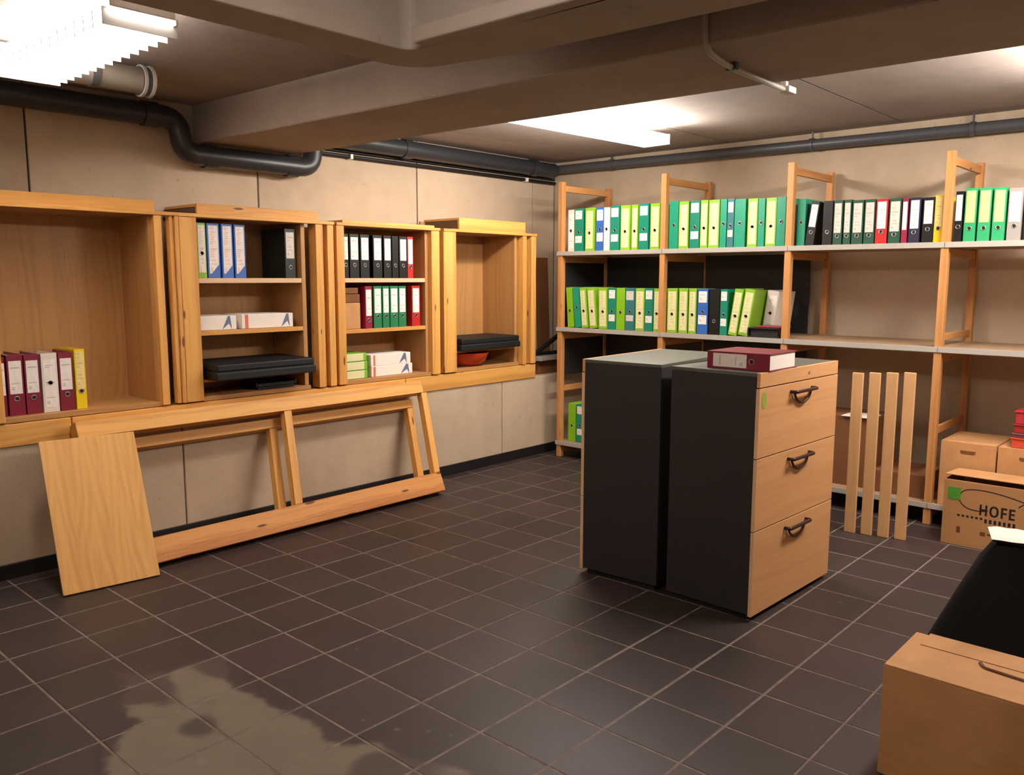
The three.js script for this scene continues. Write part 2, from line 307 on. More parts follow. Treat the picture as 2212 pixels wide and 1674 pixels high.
// pipes
{
  const t = thing('drain_pipe', 'dark grey drain pipe along the left wall, dipping under the beam', 'pipe', [-8.7, 8.3, 2]);
  const p = bendPath([V(-8.66, 8.36, 5.5), V(-8.66, 8.36, -5.1), V(-8.62, 7.66, -5.15), V(-8.62, 7.66, -8.3), V(-8.64, 8.42, -8.35), V(-8.66, 8.42, -17.2)], 0.34 * U, 6);
  part(t, 'pipe_run', pipeGeo(p, 0.215 * U, 18), M.pipeDark);
  const ring = (x, y, z, dz, r) => { const g = new THREE.CylinderGeometry(r * U, r * U, dz * U, 20); g.rotateX(Math.PI / 2); g.translate(x * U, y * U, z * U); return boxUV(g.toNonIndexed(), 2); };
  for (const [y, z] of [[8.36, -0.9], [8.36, -4.5], [7.66, -5.75], [7.66, -7.75], [8.42, -11.2], [8.42, -16.2]]) part(t, 'socket_collar', ring(-8.66, y, z, 0.28, 0.245), M.pipeDark);
  const t2 = thing('back_pipe', 'long dark pipe under the ceiling along the back wall above the racks', 'pipe', [0, 8.25, -17.4]);
  part(t2, 'pipe_run', pipeGeo(bendPath([V(-8.6, 8.47, -17.4), V(13.9, 8.3, -17.4)], 0.1), 0.135 * U, 14), M.pipeGrey);
  for (const x of [-6.6, -0.55, 3.05, 7]) { const g = new THREE.CylinderGeometry(0.16 * U, 0.16 * U, 0.1 * U, 16); g.rotateZ(Math.PI / 2); g.translate(x * U, (8.47 - (x + 8.2) / 22.2 * 0.17) * U, -17.4 * U); part(t2, 'pipe_clip', [boxUV(g.toNonIndexed(), 0), bx(x - 0.02, x + 0.02, 8.5, CH - 0.005, -17.42, -17.38, 0)], M.pipeGrey); }
  const t3 = thing('conduit_pair', 'pair of thin black conduits below the drain pipe on the left wall', 'conduit', [-8.9, 8.0, -12]);
  for (const [y, x, r] of [[8.08, -8.9, 0.05], [8.2, -8.93, 0.04]]) part(t3, 'conduit', pipeGeo([V(x, y, -8.1), V(x, y, -17.55)], r * U, 8), M.black);
  part(t3, 'white_clip', [bx(-9, -8.82, 8.02, 8.14, -9.64, -9.56, 0.002), bx(-9, -8.82, 8.02, 8.14, -16.2, -16.1, 0.002)], M.white, 'small white clip');
  // round ventilation duct beside the louvred lamp
  const t4 = thing('round_duct', 'short round grey duct with pale collar beside the louvred lamp at top left', 'duct', [-6.3, 8.2, -2]);
  const dx = -6.3, dy = 8.44, dz = -3.45;
  part(t4, 'pipe_run', pipeGeo([V(dx, dy, 5.5), V(dx, dy, dz)], 0.215 * U, 20), M.ductMetal);
  part(t4, 'collar', ring(dx, dy, dz + 0.02, 0.05, 0.265), M.lip, 'pale collar ring'); part(t4, 'collar', ring(dx, dy, dz + 0.16, 0.05, 0.265), M.lip, 'pale collar ring');
  part(t4, 'sleeve', ring(dx, dy, dz + 0.1, 0.2, 0.235), M.pipeGrey); part(t4, 'sleeve', ring(dx, dy, -2.5, 0.12, 0.235), M.pipeGrey);
  const t5 = thing('beam_conduit', 'thin grey conduit clipped around the beam at upper right', 'conduit', [2.8, 7.9, -7]);
  part(t5, 'conduit', pipeGeo(bendPath([V(2.9, CH, -6.0), V(2.9, 7.88, -6.0), V(2.72, 7.88, -7.0), V(2.68, 7.88, -8.75)], 0.08), 0.04 * U, 8), M.lip);
  part(t5, 'white_end', [bx(2.6, 2.76, 7.84, 7.93, -8.95, -8.7, 0.003), bx(2.62, 2.7, 7.93, 8.0, -8.8, -8.72, 0.002)], M.white, 'white plastic end piece');
  part(t5, 'clip', [bx(2.66, 2.8, 7.84, 7.95, -7.06, -6.98, 0.002), bx(2.83, 2.97, 8.3, 8.36, -6.08, -5.98, 0.002)], M.pipeGrey);
}
// lamps
for (const L of LAMPS) {
  const t = thing('ceiling_light', L.label, 'light', L.at, { turn: L.turn, local: true, group: 'fluorescent ceiling lights' });
  const h = L.len / 2, w = L.wid / 2;
  const hb = L.louvre ? 0.1 : 0.205;
  part(t, 'housing', bx(-h, h, hb, 0.25, -w * 0.42, w * 0.42, 0.004), M.white);
  for (const sg of [-1, 1]) part(t, 'end_cap', bx(sg > 0 ? h - 0.035 : -h, sg > 0 ? h : -h + 0.035, 0, 0.24, -w, w, 0.003), M.white);
  part(t, 'diffuser', bx(-h + 0.04, h - 0.04, 0.0, L.louvre ? 0.095 : 0.2, -w, w, 0.01), M.glow, 'glowing diffuser');
  for (const s of [-1, 1]) part(t, 'uplight_strip', bx(-h + 0.04, h - 0.04, hb, 0.23, Math.min(s * w * 0.45, s * w * 0.95), Math.max(s * w * 0.45, s * w * 0.95), 0.004), M.glow);
  for (const s of [-0.7, 0.7]) part(t, 'hanger', pipeGeo([new THREE.Vector3(s * h * U, 0.24 * U, 0), new THREE.Vector3(s * h * U, (CH - L.at[1]) * U, 0)], 0.004, 6), M.steel);
  if (L.louvre) {
    const n = 15;
    for (let k = 0; k < n; k++) { const x = mix(-h + 0.1, h - 0.1, k / (n - 1)); part(t, 'louvre_blade', bx(x - 0.012, x + 0.012, -0.2, 0.0, -w - 0.06, w + 0.06, 0), M.white); }
    part(t, 'louvre_rail', bx(-h, h, -0.06, 0.02, -w - 0.03, -w - 0.002, 0.002), M.white);
  }
  const light = (lw, lh, y, up, power) => { const r = new THREE.RectAreaLight(LAMP_COLOR, power, lw * U, lh * U); r.name = 'lamp_light'; r.position.set(0, y * U, 0); r.rotation.x = up ? Math.PI / 2 : -Math.PI / 2; r.castShadow = true; t.add(r); };
  light(L.len - 0.1, L.wid, -0.01, false, L.down);
  light(L.len - 0.1, L.wid * 0.9, 0.27, true, L.up);
  if (L.side) for (const sg of [-1, 1]) { const r = new THREE.RectAreaLight(LAMP_COLOR, L.side, (L.len - 0.1) * U, 0.2 * U); r.name = 'lamp_light'; r.position.set(0, 0.1 * U, sg * (w + 0.015) * U); r.rotation.y = sg > 0 ? Math.PI : 0; r.castShadow = true; t.add(r); }
}

// ---------------------------------------------------------------- left wall cabinets on the plinth
const CB = -8.75, CFX = -7.46, ST = -7.32;         // cabinet back, cabinet front, stile front
// each: z range of the opening, side panels, shelves, stiles (z0, z1, front x, back x), fascia
const CABS = [
  { label: 'leftmost open wall cabinet, empty but for binders on its floor', z0: -3.80, z1: -1.16, top: 6.56, fz: [-3.92, -0.8], shelves: [],
    stiles: [[-1.16, -0.82, ST, -7.6], [-4.01, -3.86, ST, -7.52], [-4.245, -4.165, ST - 0.02, -7.5], [-4.335, -4.255, ST + 0.015, -7.55]] },
  { label: 'open wall cabinet with white-labelled blue binders and two shelves', z0: -7.14, z1: -4.76, top: 6.56, fz: [-7.55, -4.76], shelves: [[5.02, 5.12, 'lip'], [3.98, 4.07, 'wood'], [3.04, 3.1, 'wood']],
    stiles: [[-4.7, -4.345, ST, -7.7], [-7.62, -7.43, ST, -7.6], [-7.9, -7.73, ST, -7.6]] },
  { label: 'open wall cabinet holding black binders above green binders', z0: -10.73, z1: -8.24, top: 6.42, fz: [-11.0, -8.2], shelves: [[5.02, 5.12, 'lip'], [3.85, 3.94, 'wood']],
    stiles: [[-8.19, -7.98, ST, -7.7], [-11.1, -10.83, ST, -7.6]] },
  { label: 'rightmost open wall cabinet, with a black case above a red bowl', z0: -14.06, z1: -11.72, top: 6.66, fz: [-14.44, -11.86], shelves: [[3.17, 3.23, 'wood']],
    stiles: [[-11.68, -11.24, ST, -7.7], [-14.42, -14.26, ST, -7.6], [-14.82, -14.62, ST, -7.6]] },
];
CABS.forEach((c, ci) => {
  const t = thing('wall_cabinet', c.label, 'cabinet', [CFX, 2.68, (c.z0 + c.z1) / 2], { group: 'open cabinets along the left wall' });
  const y0 = 2.68, yi = 2.77, yt = 6.28, th = 0.1, a = c.z0 - th, b = c.z1 + (ci ? 0.04 : th);
  part(t, 'back_panel', bx(CB, CB + 0.05, yi, c.top - 0.05, a + 0.02, b - 0.02, 0, 1), M.veneer);
  part(t, 'side_panel', bx(CB, CFX, yi, yt + 0.08, a, c.z0, 0.002, 1), M.veneer);
  part(t, 'side_panel', bx(CB, CFX, yi, yt + 0.08, c.z1, b, 0.002, 1), M.veneer);
  part(t, 'bottom_panel', bx(CB, ST - 0.06, y0, yi, a, b, 0.002, 2), M.veneer);
  part(t, 'top_panel', bx(CB, CFX, yt, yt + 0.1, a, b, 0.002, 2), M.veneer);
  part(t, 'fascia', [bx(CFX, CFX + 0.07, 6.33, c.top, c.fz[0], c.fz[1], 0.003, 2), bx(CB, CFX, c.top - 0.06, c.top, c.fz[0], c.fz[1], 0.003, 2)], M.pine);
  part(t, 'end_cheek', bx(CB, CFX, 6.39, c.top - 0.065, c.fz[1] - 0.07, c.fz[1], 0.002, 0), M.shadedCheek, 'end board darkened for shade');  // shade on this end board is put into its colour
  for (const [s0, s1, kind] of c.shelves) { const s = part(t, 'shelf', bx(CB + 0.06, CFX - 0.03, s0, s1, c.z0 + 0.005, c.z1 - 0.005, 0.002, 2), M.veneer); part(s, 'edge_strip', bx(CFX - 0.03, CFX + 0.0, s0, s1, c.z0 + 0.005, c.z1 - 0.005, 0.002, 2), kind === 'lip' ? M.beechEdge : M.pine); }
  for (const [za, zb, xf, xb] of c.stiles) part(t, 'stile', bx(xb, xf, y0 + 0.02, 6.29, za, zb, 0.004, 1), M.pine);
  part(t, 'top_rail', bx(CFX + 0.02, ST + 0.02, 6.29, 6.36, Math.min(a, ...c.stiles.map(s => s[0])) - 0.02, ci === 0 ? -0.8 : Math.max(...c.stiles.map(s => s[1])) + 0.0, 0.003, 2), M.pine);
});
for (const [z0, z1, lab] of [[-2.2, 5.8, 'pine rail under the leftmost wall cabinet, above the concrete ledge'], [-9.95, -2.22, 'long pine rail under the middle wall cabinets, behind the leaning frame'], [-14.86, -9.97, 'pine rail under the rightmost wall cabinet, right of the leaning frame']])
  single('pine_rail', lab, 'rail', bx(-7.75, -7.36, PH, 2.67, z0, z1, 0.004, 2), M.pine, 'pine rails under the wall cabinets');
// items in the corner beyond the last cabinet
{
  single('brown_box', 'brown box on the concrete ledge in the corner right of the wall cabinets', 'box', bx(-8.85, -7.75, PH, 2.68, -17.3, -15.45, 0.006), M.cardDark);
  single('white_board', 'white-edged board lying on the brown box in the corner', 'board', bx(-8.85, -7.6, 2.69, 2.8, -17.35, -15.35, 0.003), M.lip);
  const t = thing('shelf_bracket', 'black angled bracket standing on the white-edged corner board', 'bracket', [-8.2, 2.8, -16.6]);
  part(t, 'arm', pipeGeo([V(-8.1, 2.86, -15.7), V(-8.1, 3.5, -17.1)], 0.07 * U, 8), M.black);
  part(t, 'foot', bx(-8.18, -8.02, 2.8, 2.9, -17.15, -15.6, 0.003), M.black);
  part(t, 'post', bx(-8.18, -8.02, 2.9, 3.56, -17.2, -17.08, 0.003), M.black);
  single('brown_plank', 'brown plank leaning upright against the wall in the corner', 'plank', (() => { const g = bx(-0.05, 0.05, 0, 2.95, -0.24, 0.24, 0.003, 1); g.rotateZ(0.04); g.translate(-8.8 * U, 2.81 * U, -16.95 * U); return g; })(), M.cardDark);
}
// ---------------------------------------------------------------- binders
const CW = { lime: 0x83b52a, limeSolid: 0x7cb518, teal: 0x0c8066, tealBright: 0x14906f, tealGrey: 0x2b6f72, dark: 0x1d4a36, emerald: 0x279a60, forest: 0x1f7549, blackGreen: 0x0c1c16, maroon: 0x7a1830, wine: 0x8a1838, red: 0xb3201f, yellow: 0xe8c70c, navy: 0x22203c, blue: 0x2c63b0, black: 0x0d0d0e, white: 0xdcd3c6, grey: 0x8f8b85, cream: 0xdfe2a2, paleYellow: 0xdfe56a };
const matCache = new Map();
const colour = (n, rough = 0.42) => { if (!matCache.has(n)) matCache.set(n, plain(CW[n], rough)); return matCache.get(n); };
const labelTex = (bg, ink, dens) => texture(64, 128, (u, v) => { const row = Math.floor(v * 26), on = hash(row, 77) < dens && u > 0.12 && u < 0.35 + 0.5 * hash(row, 5) && (v * 26) % 1 < 0.45; const n = (fbm(u * 8, v * 8, 2, 8, 8) - 0.5) * 16; return on ? lerp3(bg, ink, 0.45) : bg.map(q => q + n); });
M.labWhite = std({ map: labelTex(hex(0xe9e3dc), hex(0x77706c), 0.18), roughness: 0.65 });
M.labCream = std({ map: labelTex(hex(0xd8d8a2), hex(0xb09a62), 0.5), roughness: 0.65 });
M.labYellow = std({ map: labelTex(hex(0xdadc86), hex(0xb0904a), 0.3), roughness: 0.65 });
M.labGrey = std({ map: labelTex(hex(0xcfc8bd), hex(0x8a6a60), 0.3), roughness: 0.65 });
M.labTint = std({ map: labelTex(hex(0xe9e2dd), hex(0xd07a5a), 0.7), roughness: 0.65 });
M.labManila = std({ map: labelTex(hex(0xe3cf8a), hex(0x9a8440), 0.35), roughness: 0.65 });
const ringGeo = (() => { const g = new THREE.TorusGeometry(0.0115, 0.0022, 6, 16).toNonIndexed(); return g; })();
// style: cover colour, label pieces [y0, y1, material] as fractions of the height, hole height
const STYLE = {
  L: ['lime', [[0.06, 0.93, 'labCream']], 0.42, 'lime green binder with a long cream label'],
  G: ['limeSolid', [], 0.42, 'plain lime green binder'],
  T: ['teal', [[0.75, 0.95, 'labWhite'], [0.2, 0.36, 'labWhite']], 0.45, 'teal binder with two small white labels'],
  t: ['tealBright', [], 0.5, 'plain teal binder'],
  b: ['tealGrey', [[0.72, 0.93, 'labGrey'], [0.22, 0.36, 'labGrey']], 0.45, 'grey-teal binder with two small labels'],
  B: ['blue', [[0.7, 0.95, 'labWhite'], [0.22, 0.42, 'labWhite']], 0.5, 'blue binder with two white labels'],
  w: ['white', [[0.08, 0.9, 'labWhite']], 0.5, 'white binder'],
  K: ['black', [[0.42, 0.93, 'labWhite']], 0.3, 'black binder with a white label'],
  k: ['black', [], 0.3, 'plain black binder'],
  D: ['dark', [[0.27, 0.93, 'labGrey']], 0.2, 'dark green binder with a grey label'],
  g: ['forest', [[0.36, 0.94, 'labWhite']], 0.28, 'green binder with a white label'],
  R: ['red', [[0.34, 0.94, 'labWhite']], 0.27, 'red binder with a white label'],
  M: ['maroon', [[0.36, 0.9, 'labWhite']], 0.28, 'maroon binder with a white label'],
  P: ['wine', [[0.3, 0.92, 'labWhite']], 0.2, 'thin plum red binder with a white label'],
  N: ['navy', [[0.32, 0.94, 'labWhite']], 0.24, 'navy binder with a white label'],
  Y: ['yellow', [[0.34, 0.96, 'labManila']], 0.3, 'yellow binder with a pale label'],
  E: ['emerald', [[0.36, 0.95, 'labYellow']], 0.25, 'bright green binder with a yellow label'],
  S: ['grey', [[0.36, 0.93, 'labWhite']], 0.28, 'grey binder with a white label'],
  X: ['blackGreen', [[0.4, 0.93, 'labGrey']], 0.22, 'black-green binder with a grey label'],
  Z: ['blue', [[0.08, 0.96, 'labTint', 'cut']], 0, 'blue binder with full-height printed white label'],
  z: ['limeSolid', [[0.1, 0.96, 'labTint']], 0.45, 'green-edged binder with full-height printed label'],
};
function spineLabel(w, h, y0, y1, cut) {
  const hw = w / 2 * 0.78, s = new THREE.Shape();
  s.moveTo(-hw, y0 * h); if (cut) { s.lineTo(-hw * 0.6, y0 * h); s.lineTo(hw, y0 * h + hw * 1.8); } else s.lineTo(hw, y0 * h);
  s.lineTo(hw, y1 * h); s.lineTo(-hw, y1 * h);
  const g = new THREE.ExtrudeGeometry(s, { depth: 0.0012, bevelEnabled: false }); g.translate(0, 0, 0.0002);
  const p = g.attributes.position, uv = g.attributes.uv; for (let i = 0; i < p.count; i++) uv.setXY(i, (p.getX(i) + hw) / (2 * hw), (p.getY(i) / h - y0) / Math.max(0.05, y1 - y0) * Math.min(1, (y1 - y0) * 1.2));
  return g.toNonIndexed();
}
// local: spine at z = 0 facing +z, centred on x, standing on y = 0; sizes in tiles
function binder(name, style, w, h, d, label, group, holeUp = 0) {
  const [col, labels, hole] = STYLE[style];
  const t = thing('ring_binder', label, 'binder', [0, 0, 0], { local: true, group });
  const W = w * U, H = h * U, D = d * U, th = Math.min(0.0035, W * 0.12);
  const box = (x0, x1, y0, y1, z0, z1, r) => { const g = new RoundedBoxGeometry(x1 - x0, y1 - y0, z1 - z0, 1, r); g.translate((x0 + x1) / 2, (y0 + y1) / 2, (z0 + z1) / 2); return boxUV(g, 1); };
  part(t, 'cover', [box(-W / 2, W / 2, 0, H, -th, 0, 0.0012), box(-W / 2, -W / 2 + th, 0, H, -D, -th * 0.6, 0.0012), box(W / 2 - th, W / 2, 0, H, -D, -th * 0.6, 0.0012)], colour(col));
  part(t, 'paper_block', box(-W / 2 + th * 1.3, W / 2 - th * 1.3, 0.006, H - 0.016, -D + 0.012, -th * 1.6, 0.001), M.paper);
  for (const [a, b, m, cut] of labels) part(t, 'spine_label', spineLabel(W, H, a, b, cut), M[m]);
  if (hole && w > 0.12) { const g = ringGeo.clone(); const s = Math.min(1, W * 0.36 / 0.0137); g.scale(s, s, 1); g.translate(0, hole * H, 0.0012); part(t, 'finger_ring', g, M.steel); const c = new THREE.CylinderGeometry(0.0115 * s, 0.0115 * s, 0.0016, 14); c.rotateX(Math.PI / 2); c.translate(0, hole * H, 0.0006); part(t, 'finger_hole', boxUV(c.toNonIndexed()), M.black); }
  return t;
}
const ORD = ['first', 'second', 'third', 'fourth', 'fifth', 'sixth', 'seventh', 'eighth', 'ninth', 'tenth', 'eleventh', 'twelfth', 'thirteenth'];
// rows of the racks: [x0, x1, height, style, lean in degrees]
function rackRow(list, y, z, where, group) {
  list.forEach(([x0, x1, h, s, lean = 0, dz = 0], i) => {
    const w = Math.min(0.29, x1 - x0), a = lean * Math.PI / 180, t = binder('ring_binder', s, w, h, 0.94, `${STYLE[s][3]}, ${ORD[i]} from left, ${where}`, group);
    t.position.set(((x0 + x1) / 2 + h / 2 * Math.sin(a)) * U, (y + w / 2 * Math.abs(Math.sin(a))) * U + 0.0006, (z - dz - 0.03 * hash(i, list.length)) * U);
    t.rotation.z = a;
  });
}
const S1 = 5.86, S2 = 3.74, S3 = 0.46, RZ = -15.28;
rackRow([[-6.56, -6.36, 1.15, 'w'], [-6.34, -6.03, 1.17, 'T'], [-6.0, -5.62, 1.17, 'L'], [-5.6, -5.34, 1.16, 'B'], [-5.32, -5.14, 1.15, 'w'], [-5.12, -4.82, 1.18, 'T'], [-4.79, -4.47, 1.17, 'L'], [-4.44, -4.25, 1.17, 'L'], [-4.23, -3.89, 1.18, 'T'], [-3.86, -3.58, 1.17, 'L']], S1, RZ, 'top row, first rack bay', 'binders on the top rack shelf');
rackRow([[-3.28, -3.02, 1.19, 't'], [-3.0, -2.72, 1.17, 'L'], [-2.69, -2.42, 1.17, 'T'], [-2.4, -2.2, 1.17, 'L'], [-2.18, -1.88, 1.16, 'L'], [-1.86, -1.69, 1.16, 't'], [-1.67, -1.5, 1.16, 'b'], [-1.48, -1.2, 1.14, 't'], [-1.14, -0.89, 1.13, 'L'], [-0.87, -0.71, 1.12, 't'], [-0.69, -0.43, 1.12, 'L'], [-0.41, -0.2, 1.12, 't']], S1, RZ, 'top row, second rack bay', 'binders on the top rack shelf');
rackRow([[0.08, 0.26, 1.05, 't'], [0.34, 0.53, 0.97, 'K', -7], [0.67, 0.88, 0.97, 'k'], [0.91, 1.1, 0.97, 'D'], [1.13, 1.28, 0.97, 'D'], [1.31, 1.54, 0.95, 'D'], [1.57, 1.79, 0.95, 'D'], [1.82, 2.05, 0.94, 'R'], [2.08, 2.32, 0.94, 'D'], [2.35, 2.46, 0.93, 'P'], [2.49, 2.7, 0.93, 'N'], [2.75, 2.96, 0.92, 'K'], [2.98, 3.14, 0.95, 'Y']], S1, RZ, 'top row, third rack bay', 'binders on the top rack shelf');
rackRow([[3.36, 3.5, 1.0, 'K'], [3.53, 3.74, 1.05, 'E'], [3.78, 4.0, 1.04, 'E'], [4.04, 4.26, 1.03, 'E'], [4.3, 4.54, 1.0, 'S'], [4.57, 4.8, 1.0, 'k']], S1, RZ, 'top row, fourth rack bay', 'binders on the top rack shelf');
rackRow([[-6.58, -6.38, 1.12, 'G', 4], [-6.34, -6.12, 1.12, 't', 6], [-6.08, -5.88, 1.12, 'L', 5.5], [-5.82, -5.58, 1.12, 'L', 6], [-5.46, -5.18, 1.12, 'L', 1.5], [-5.14, -4.89, 1.12, 'T'], [-4.87, -4.6, 1.12, 'G'], [-4.58, -4.29, 1.12, 'b'], [-4.26, -3.98, 1.12, 'L'], [-3.96, -3.71, 1.12, 'T'], [-3.69, -3.5, 1.12, 'L']], S2, RZ, 'middle row, first rack bay', 'binders on the middle rack shelf');
rackRow([[-3.3, -2.98, 1.13, 'L'], [-2.95, -2.69, 1.13, 'L'], [-2.65, -2.44, 1.13, 'L'], [-2.42, -2.11, 1.12, 'B'], [-2.08, -1.8, 1.12, 'k'], [-1.78, -1.59, 1.12, 'T'], [-1.47, -1.25, 1.12, 'L', -8], [-1.2, -0.95, 1.12, 'L', -8.5], [-0.88, -0.6, 1.08, 'w', -7, 0.56]], S2, RZ, 'middle row, second rack bay', 'binders on the middle rack shelf');
rackRow([[-6.5, -6.24, 1.1, 'G'], [-6.2, -5.95, 1.1, 'T'], [-5.92, -5.66, 1.1, 'L']], S3, -15.3, 'bottom row, first rack bay', 'binders on the bottom rack shelf');
// rows in the wall cabinets: [z of left edge, z of right edge, height, style, turn about y, depth]
function cabRow(list, y, x, where, group) {
  list.forEach(([za, zb, h, s, turn = 0], i) => {
    const w = Math.min(0.27, za - zb), t = binder('ring_binder', s, w, h, 0.92, `${STYLE[s][3]}, ${ORD[i]} from left, ${where}`, group);
    t.position.set(x * U, y * U + 0.0006, (za + zb) / 2 * U); t.rotation.y = Math.PI / 2 + turn;
  });
}
cabRow([[-1.19, -1.27, 1.02, 'M'], [-1.3, -1.55, 1.05, 'M'], [-1.57, -1.81, 1.04, 'M'], [-1.84, -2.1, 1.04, 'w'], [-2.12, -2.36, 1.04, 'M'], [-2.39, -2.57, 1.08, 'Y']], 2.77, -7.56, 'leftmost wall cabinet', 'binders in the wall cabinets');
cabRow([[-4.79, -4.97, 1.08, 'z'], [-5.0, -5.26, 1.08, 'Z'], [-5.31, -5.55, 1.08, 'Z'], [-5.59, -5.83, 1.08, 'Z']], 5.12, -7.5, 'second cabinet, top shelf', 'binders in the wall cabinets');
cabRow([[-6.8, -7.05, 1.05, 'X']], 5.12, -7.55, 'alone, second cabinet, top shelf', 'binders in the wall cabinets');
cabRow([[-8.28, -8.43, 1.0, 'K'], [-8.47, -8.73, 1.0, 'K'], [-8.77, -9.03, 1.0, 'K'], [-9.14, -9.41, 1.0, 'K'], [-9.46, -9.69, 1.0, 'K'], [-9.72, -9.91, 1.0, 'k'], [-9.94, -10.18, 1.0, 'K'], [-10.2, -10.38, 1.0, 'R']], 5.12, -7.5, 'third cabinet, top shelf', 'binders in the wall cabinets');
cabRow([[-8.88, -9.08, 0.99, 'P'], [-9.13, -9.37, 0.99, 'g'], [-9.4, -9.6, 0.99, 'g'], [-9.63, -9.88, 0.99, 'g'], [-9.9, -10.13, 0.99, 'g'], [-10.32, -10.58, 0.99, 'R']], 3.94, -7.5, 'third cabinet, middle shelf', 'binders in the wall cabinets');
// the binder lying on the filing cabinets, spine towards the camera
{
  const t = binder('ring_binder', 'M', 0.26, 1.02, 0.95, 'maroon binder lying flat on top of the right filing cabinet', 'single binders');
  t.rotation.z = Math.PI / 2; t.position.set(2.89 * U, (3.77 + 0.13) * U + 0.0006, -8.16 * U);
  // turned so that the label lies to the left, the ring to the right
  t.rotation.set(0, 0, Math.PI / 2);
}
// ---------------------------------------------------------------- other things in the wall cabinets
function ream(name, label, x, y, z0, z1, h, d, mat, tab, group) {
  const t = thing(name, label, 'paper pack', [x, y, (z0 + z1) / 2], { group });
  part(t, 'wrapper', bx(x - d, x, y, y + h, z1, z0, 0.004, 2), mat);
  if (tab) for (const [a, b, m] of tab) {
    if (m !== M.bandBlue) { part(t, 'printed_band', bx(x - 0.02, x + 0.004, y + 0.01, y + h - 0.01, mix(z0, z1, b), mix(z0, z1, a), 0, 1), m); continue; }
    const za = mix(z0, z1, a) * U, zb = mix(z0, z1, b) * U, s = new THREE.Shape();   // slanted printed peak
    s.moveTo(-za, y * U + 0.003); s.lineTo(-mix(za, zb, 0.62), (y + h) * U - 0.003); s.lineTo(-mix(za, zb, 0.85), (y + h) * U - 0.003); s.lineTo(-zb, y * U + 0.003); s.lineTo(-mix(za, zb, 0.72), (y + h * 0.45) * U);
    const g = new THREE.ExtrudeGeometry(s, { depth: 0.001, bevelEnabled: false }).toNonIndexed(); g.rotateY(Math.PI / 2); g.translate(x * U + 0.0003, 0, 0); part(t, 'printed_peak', boxUV(g), m);
  }
  return t;
}
M.bandBlue = plain(0x5d6f8e, 0.6); M.bandRed = plain(0xd06a52, 0.6); M.greenPack = plain(0x77b52e, 0.55); M.palePack = plain(0xd9d9a8, 0.6);
ream('paper_ream', 'white paper pack with grey-blue corner, left on second cabinet middle shelf', -7.56, 4.072, -4.8, -5.6, 0.29, 0.75, M.paper, [[0.6, 0.86, M.bandBlue]], 'paper packs in the wall cabinets');
ream('paper_ream', 'white paper pack with red stripe, right on second cabinet middle shelf', -7.56, 4.072, -5.72, -6.95, 0.3, 0.75, M.paper, [[0.06, 0.12, M.bandRed], [0.76, 0.93, M.bandBlue]], 'paper packs in the wall cabinets');
ream('paper_ream', 'green paper pack at the top of the stack in third cabinet', -7.56, 3.182, -8.28, -8.93, 0.19, 0.8, M.greenPack, [[0.05, 0.85, M.palePack]], 'paper packs in the wall cabinets');
ream('paper_ream', 'green paper pack in the middle of the stack in third cabinet', -7.54, 2.976, -8.28, -8.94, 0.2, 0.8, M.greenPack, [[0.05, 0.85, M.palePack]], 'paper packs in the wall cabinets');
ream('paper_ream', 'green paper pack at the bottom of the stack in third cabinet', -7.53, 2.772, -8.28, -8.93, 0.198, 0.8, M.greenPack, [[0.05, 0.85, M.palePack]], 'paper packs in the wall cabinets');
ream('paper_ream', 'upper white pack with blue corner beside the green packs', -7.56, 3.03, -9.06, -10.3, 0.27, 0.8, M.paper, [[0.06, 0.1, M.bandRed], [0.7, 0.9, M.bandBlue]], 'paper packs in the wall cabinets');
ream('paper_ream', 'lower white pack with blue corner beside the green packs', -7.54, 2.772, -9.06, -10.34, 0.255, 0.8, M.paper, [[0.04, 0.09, M.bandRed], [0.7, 0.92, M.bandBlue]], 'paper packs in the wall cabinets');
{
  const t = thing('card_box', 'tan cardboard file box with brown lid beside the plum red binder', 'box', [-7.6, 3.942, -8.55]);
  part(t, 'body', bx(-8.5, -7.56, 3.942, 4.55, -8.78, -8.28, 0.004), M.card);
  part(t, 'lid', [bx(-8.5, -7.58, 4.555, 4.75, -8.79, -8.27, 0.004), bx(-8.5, -7.6, 4.76, 4.9, -8.76, -8.29, 0.004)], M.cardDark, 'brown upper box part');
}
function flatCase(label, x0, x1, y, h, z0, z1) {
  const t = thing('flat_case', label, 'case', [x1, y, (z0 + z1) / 2], { group: 'black flat cases in the wall cabinets' });
  part(t, 'lower_shell', bx(x0, x1, y, y + h * 0.5, z1, z0, 0.008), M.black);
  part(t, 'lid', bx(x0 + 0.02, x1 - 0.02, y + h * 0.54, y + h, z1 + 0.03, z0 - 0.03, 0.01), M.black);
  part(t, 'seam', bx(x0 + 0.03, x1 - 0.03, y + h * 0.5, y + h * 0.54, z1 + 0.04, z0 - 0.04, 0), M.charcoal);
}
flatCase('long flat black case jutting out under the two white paper packs', -8.5, -6.98, 3.102, 0.32, -4.8, -7.12);
flatCase('shorter flat black case jutting out of the rightmost wall cabinet', -8.5, -7.2, 3.234, 0.32, -11.74, -14.03);
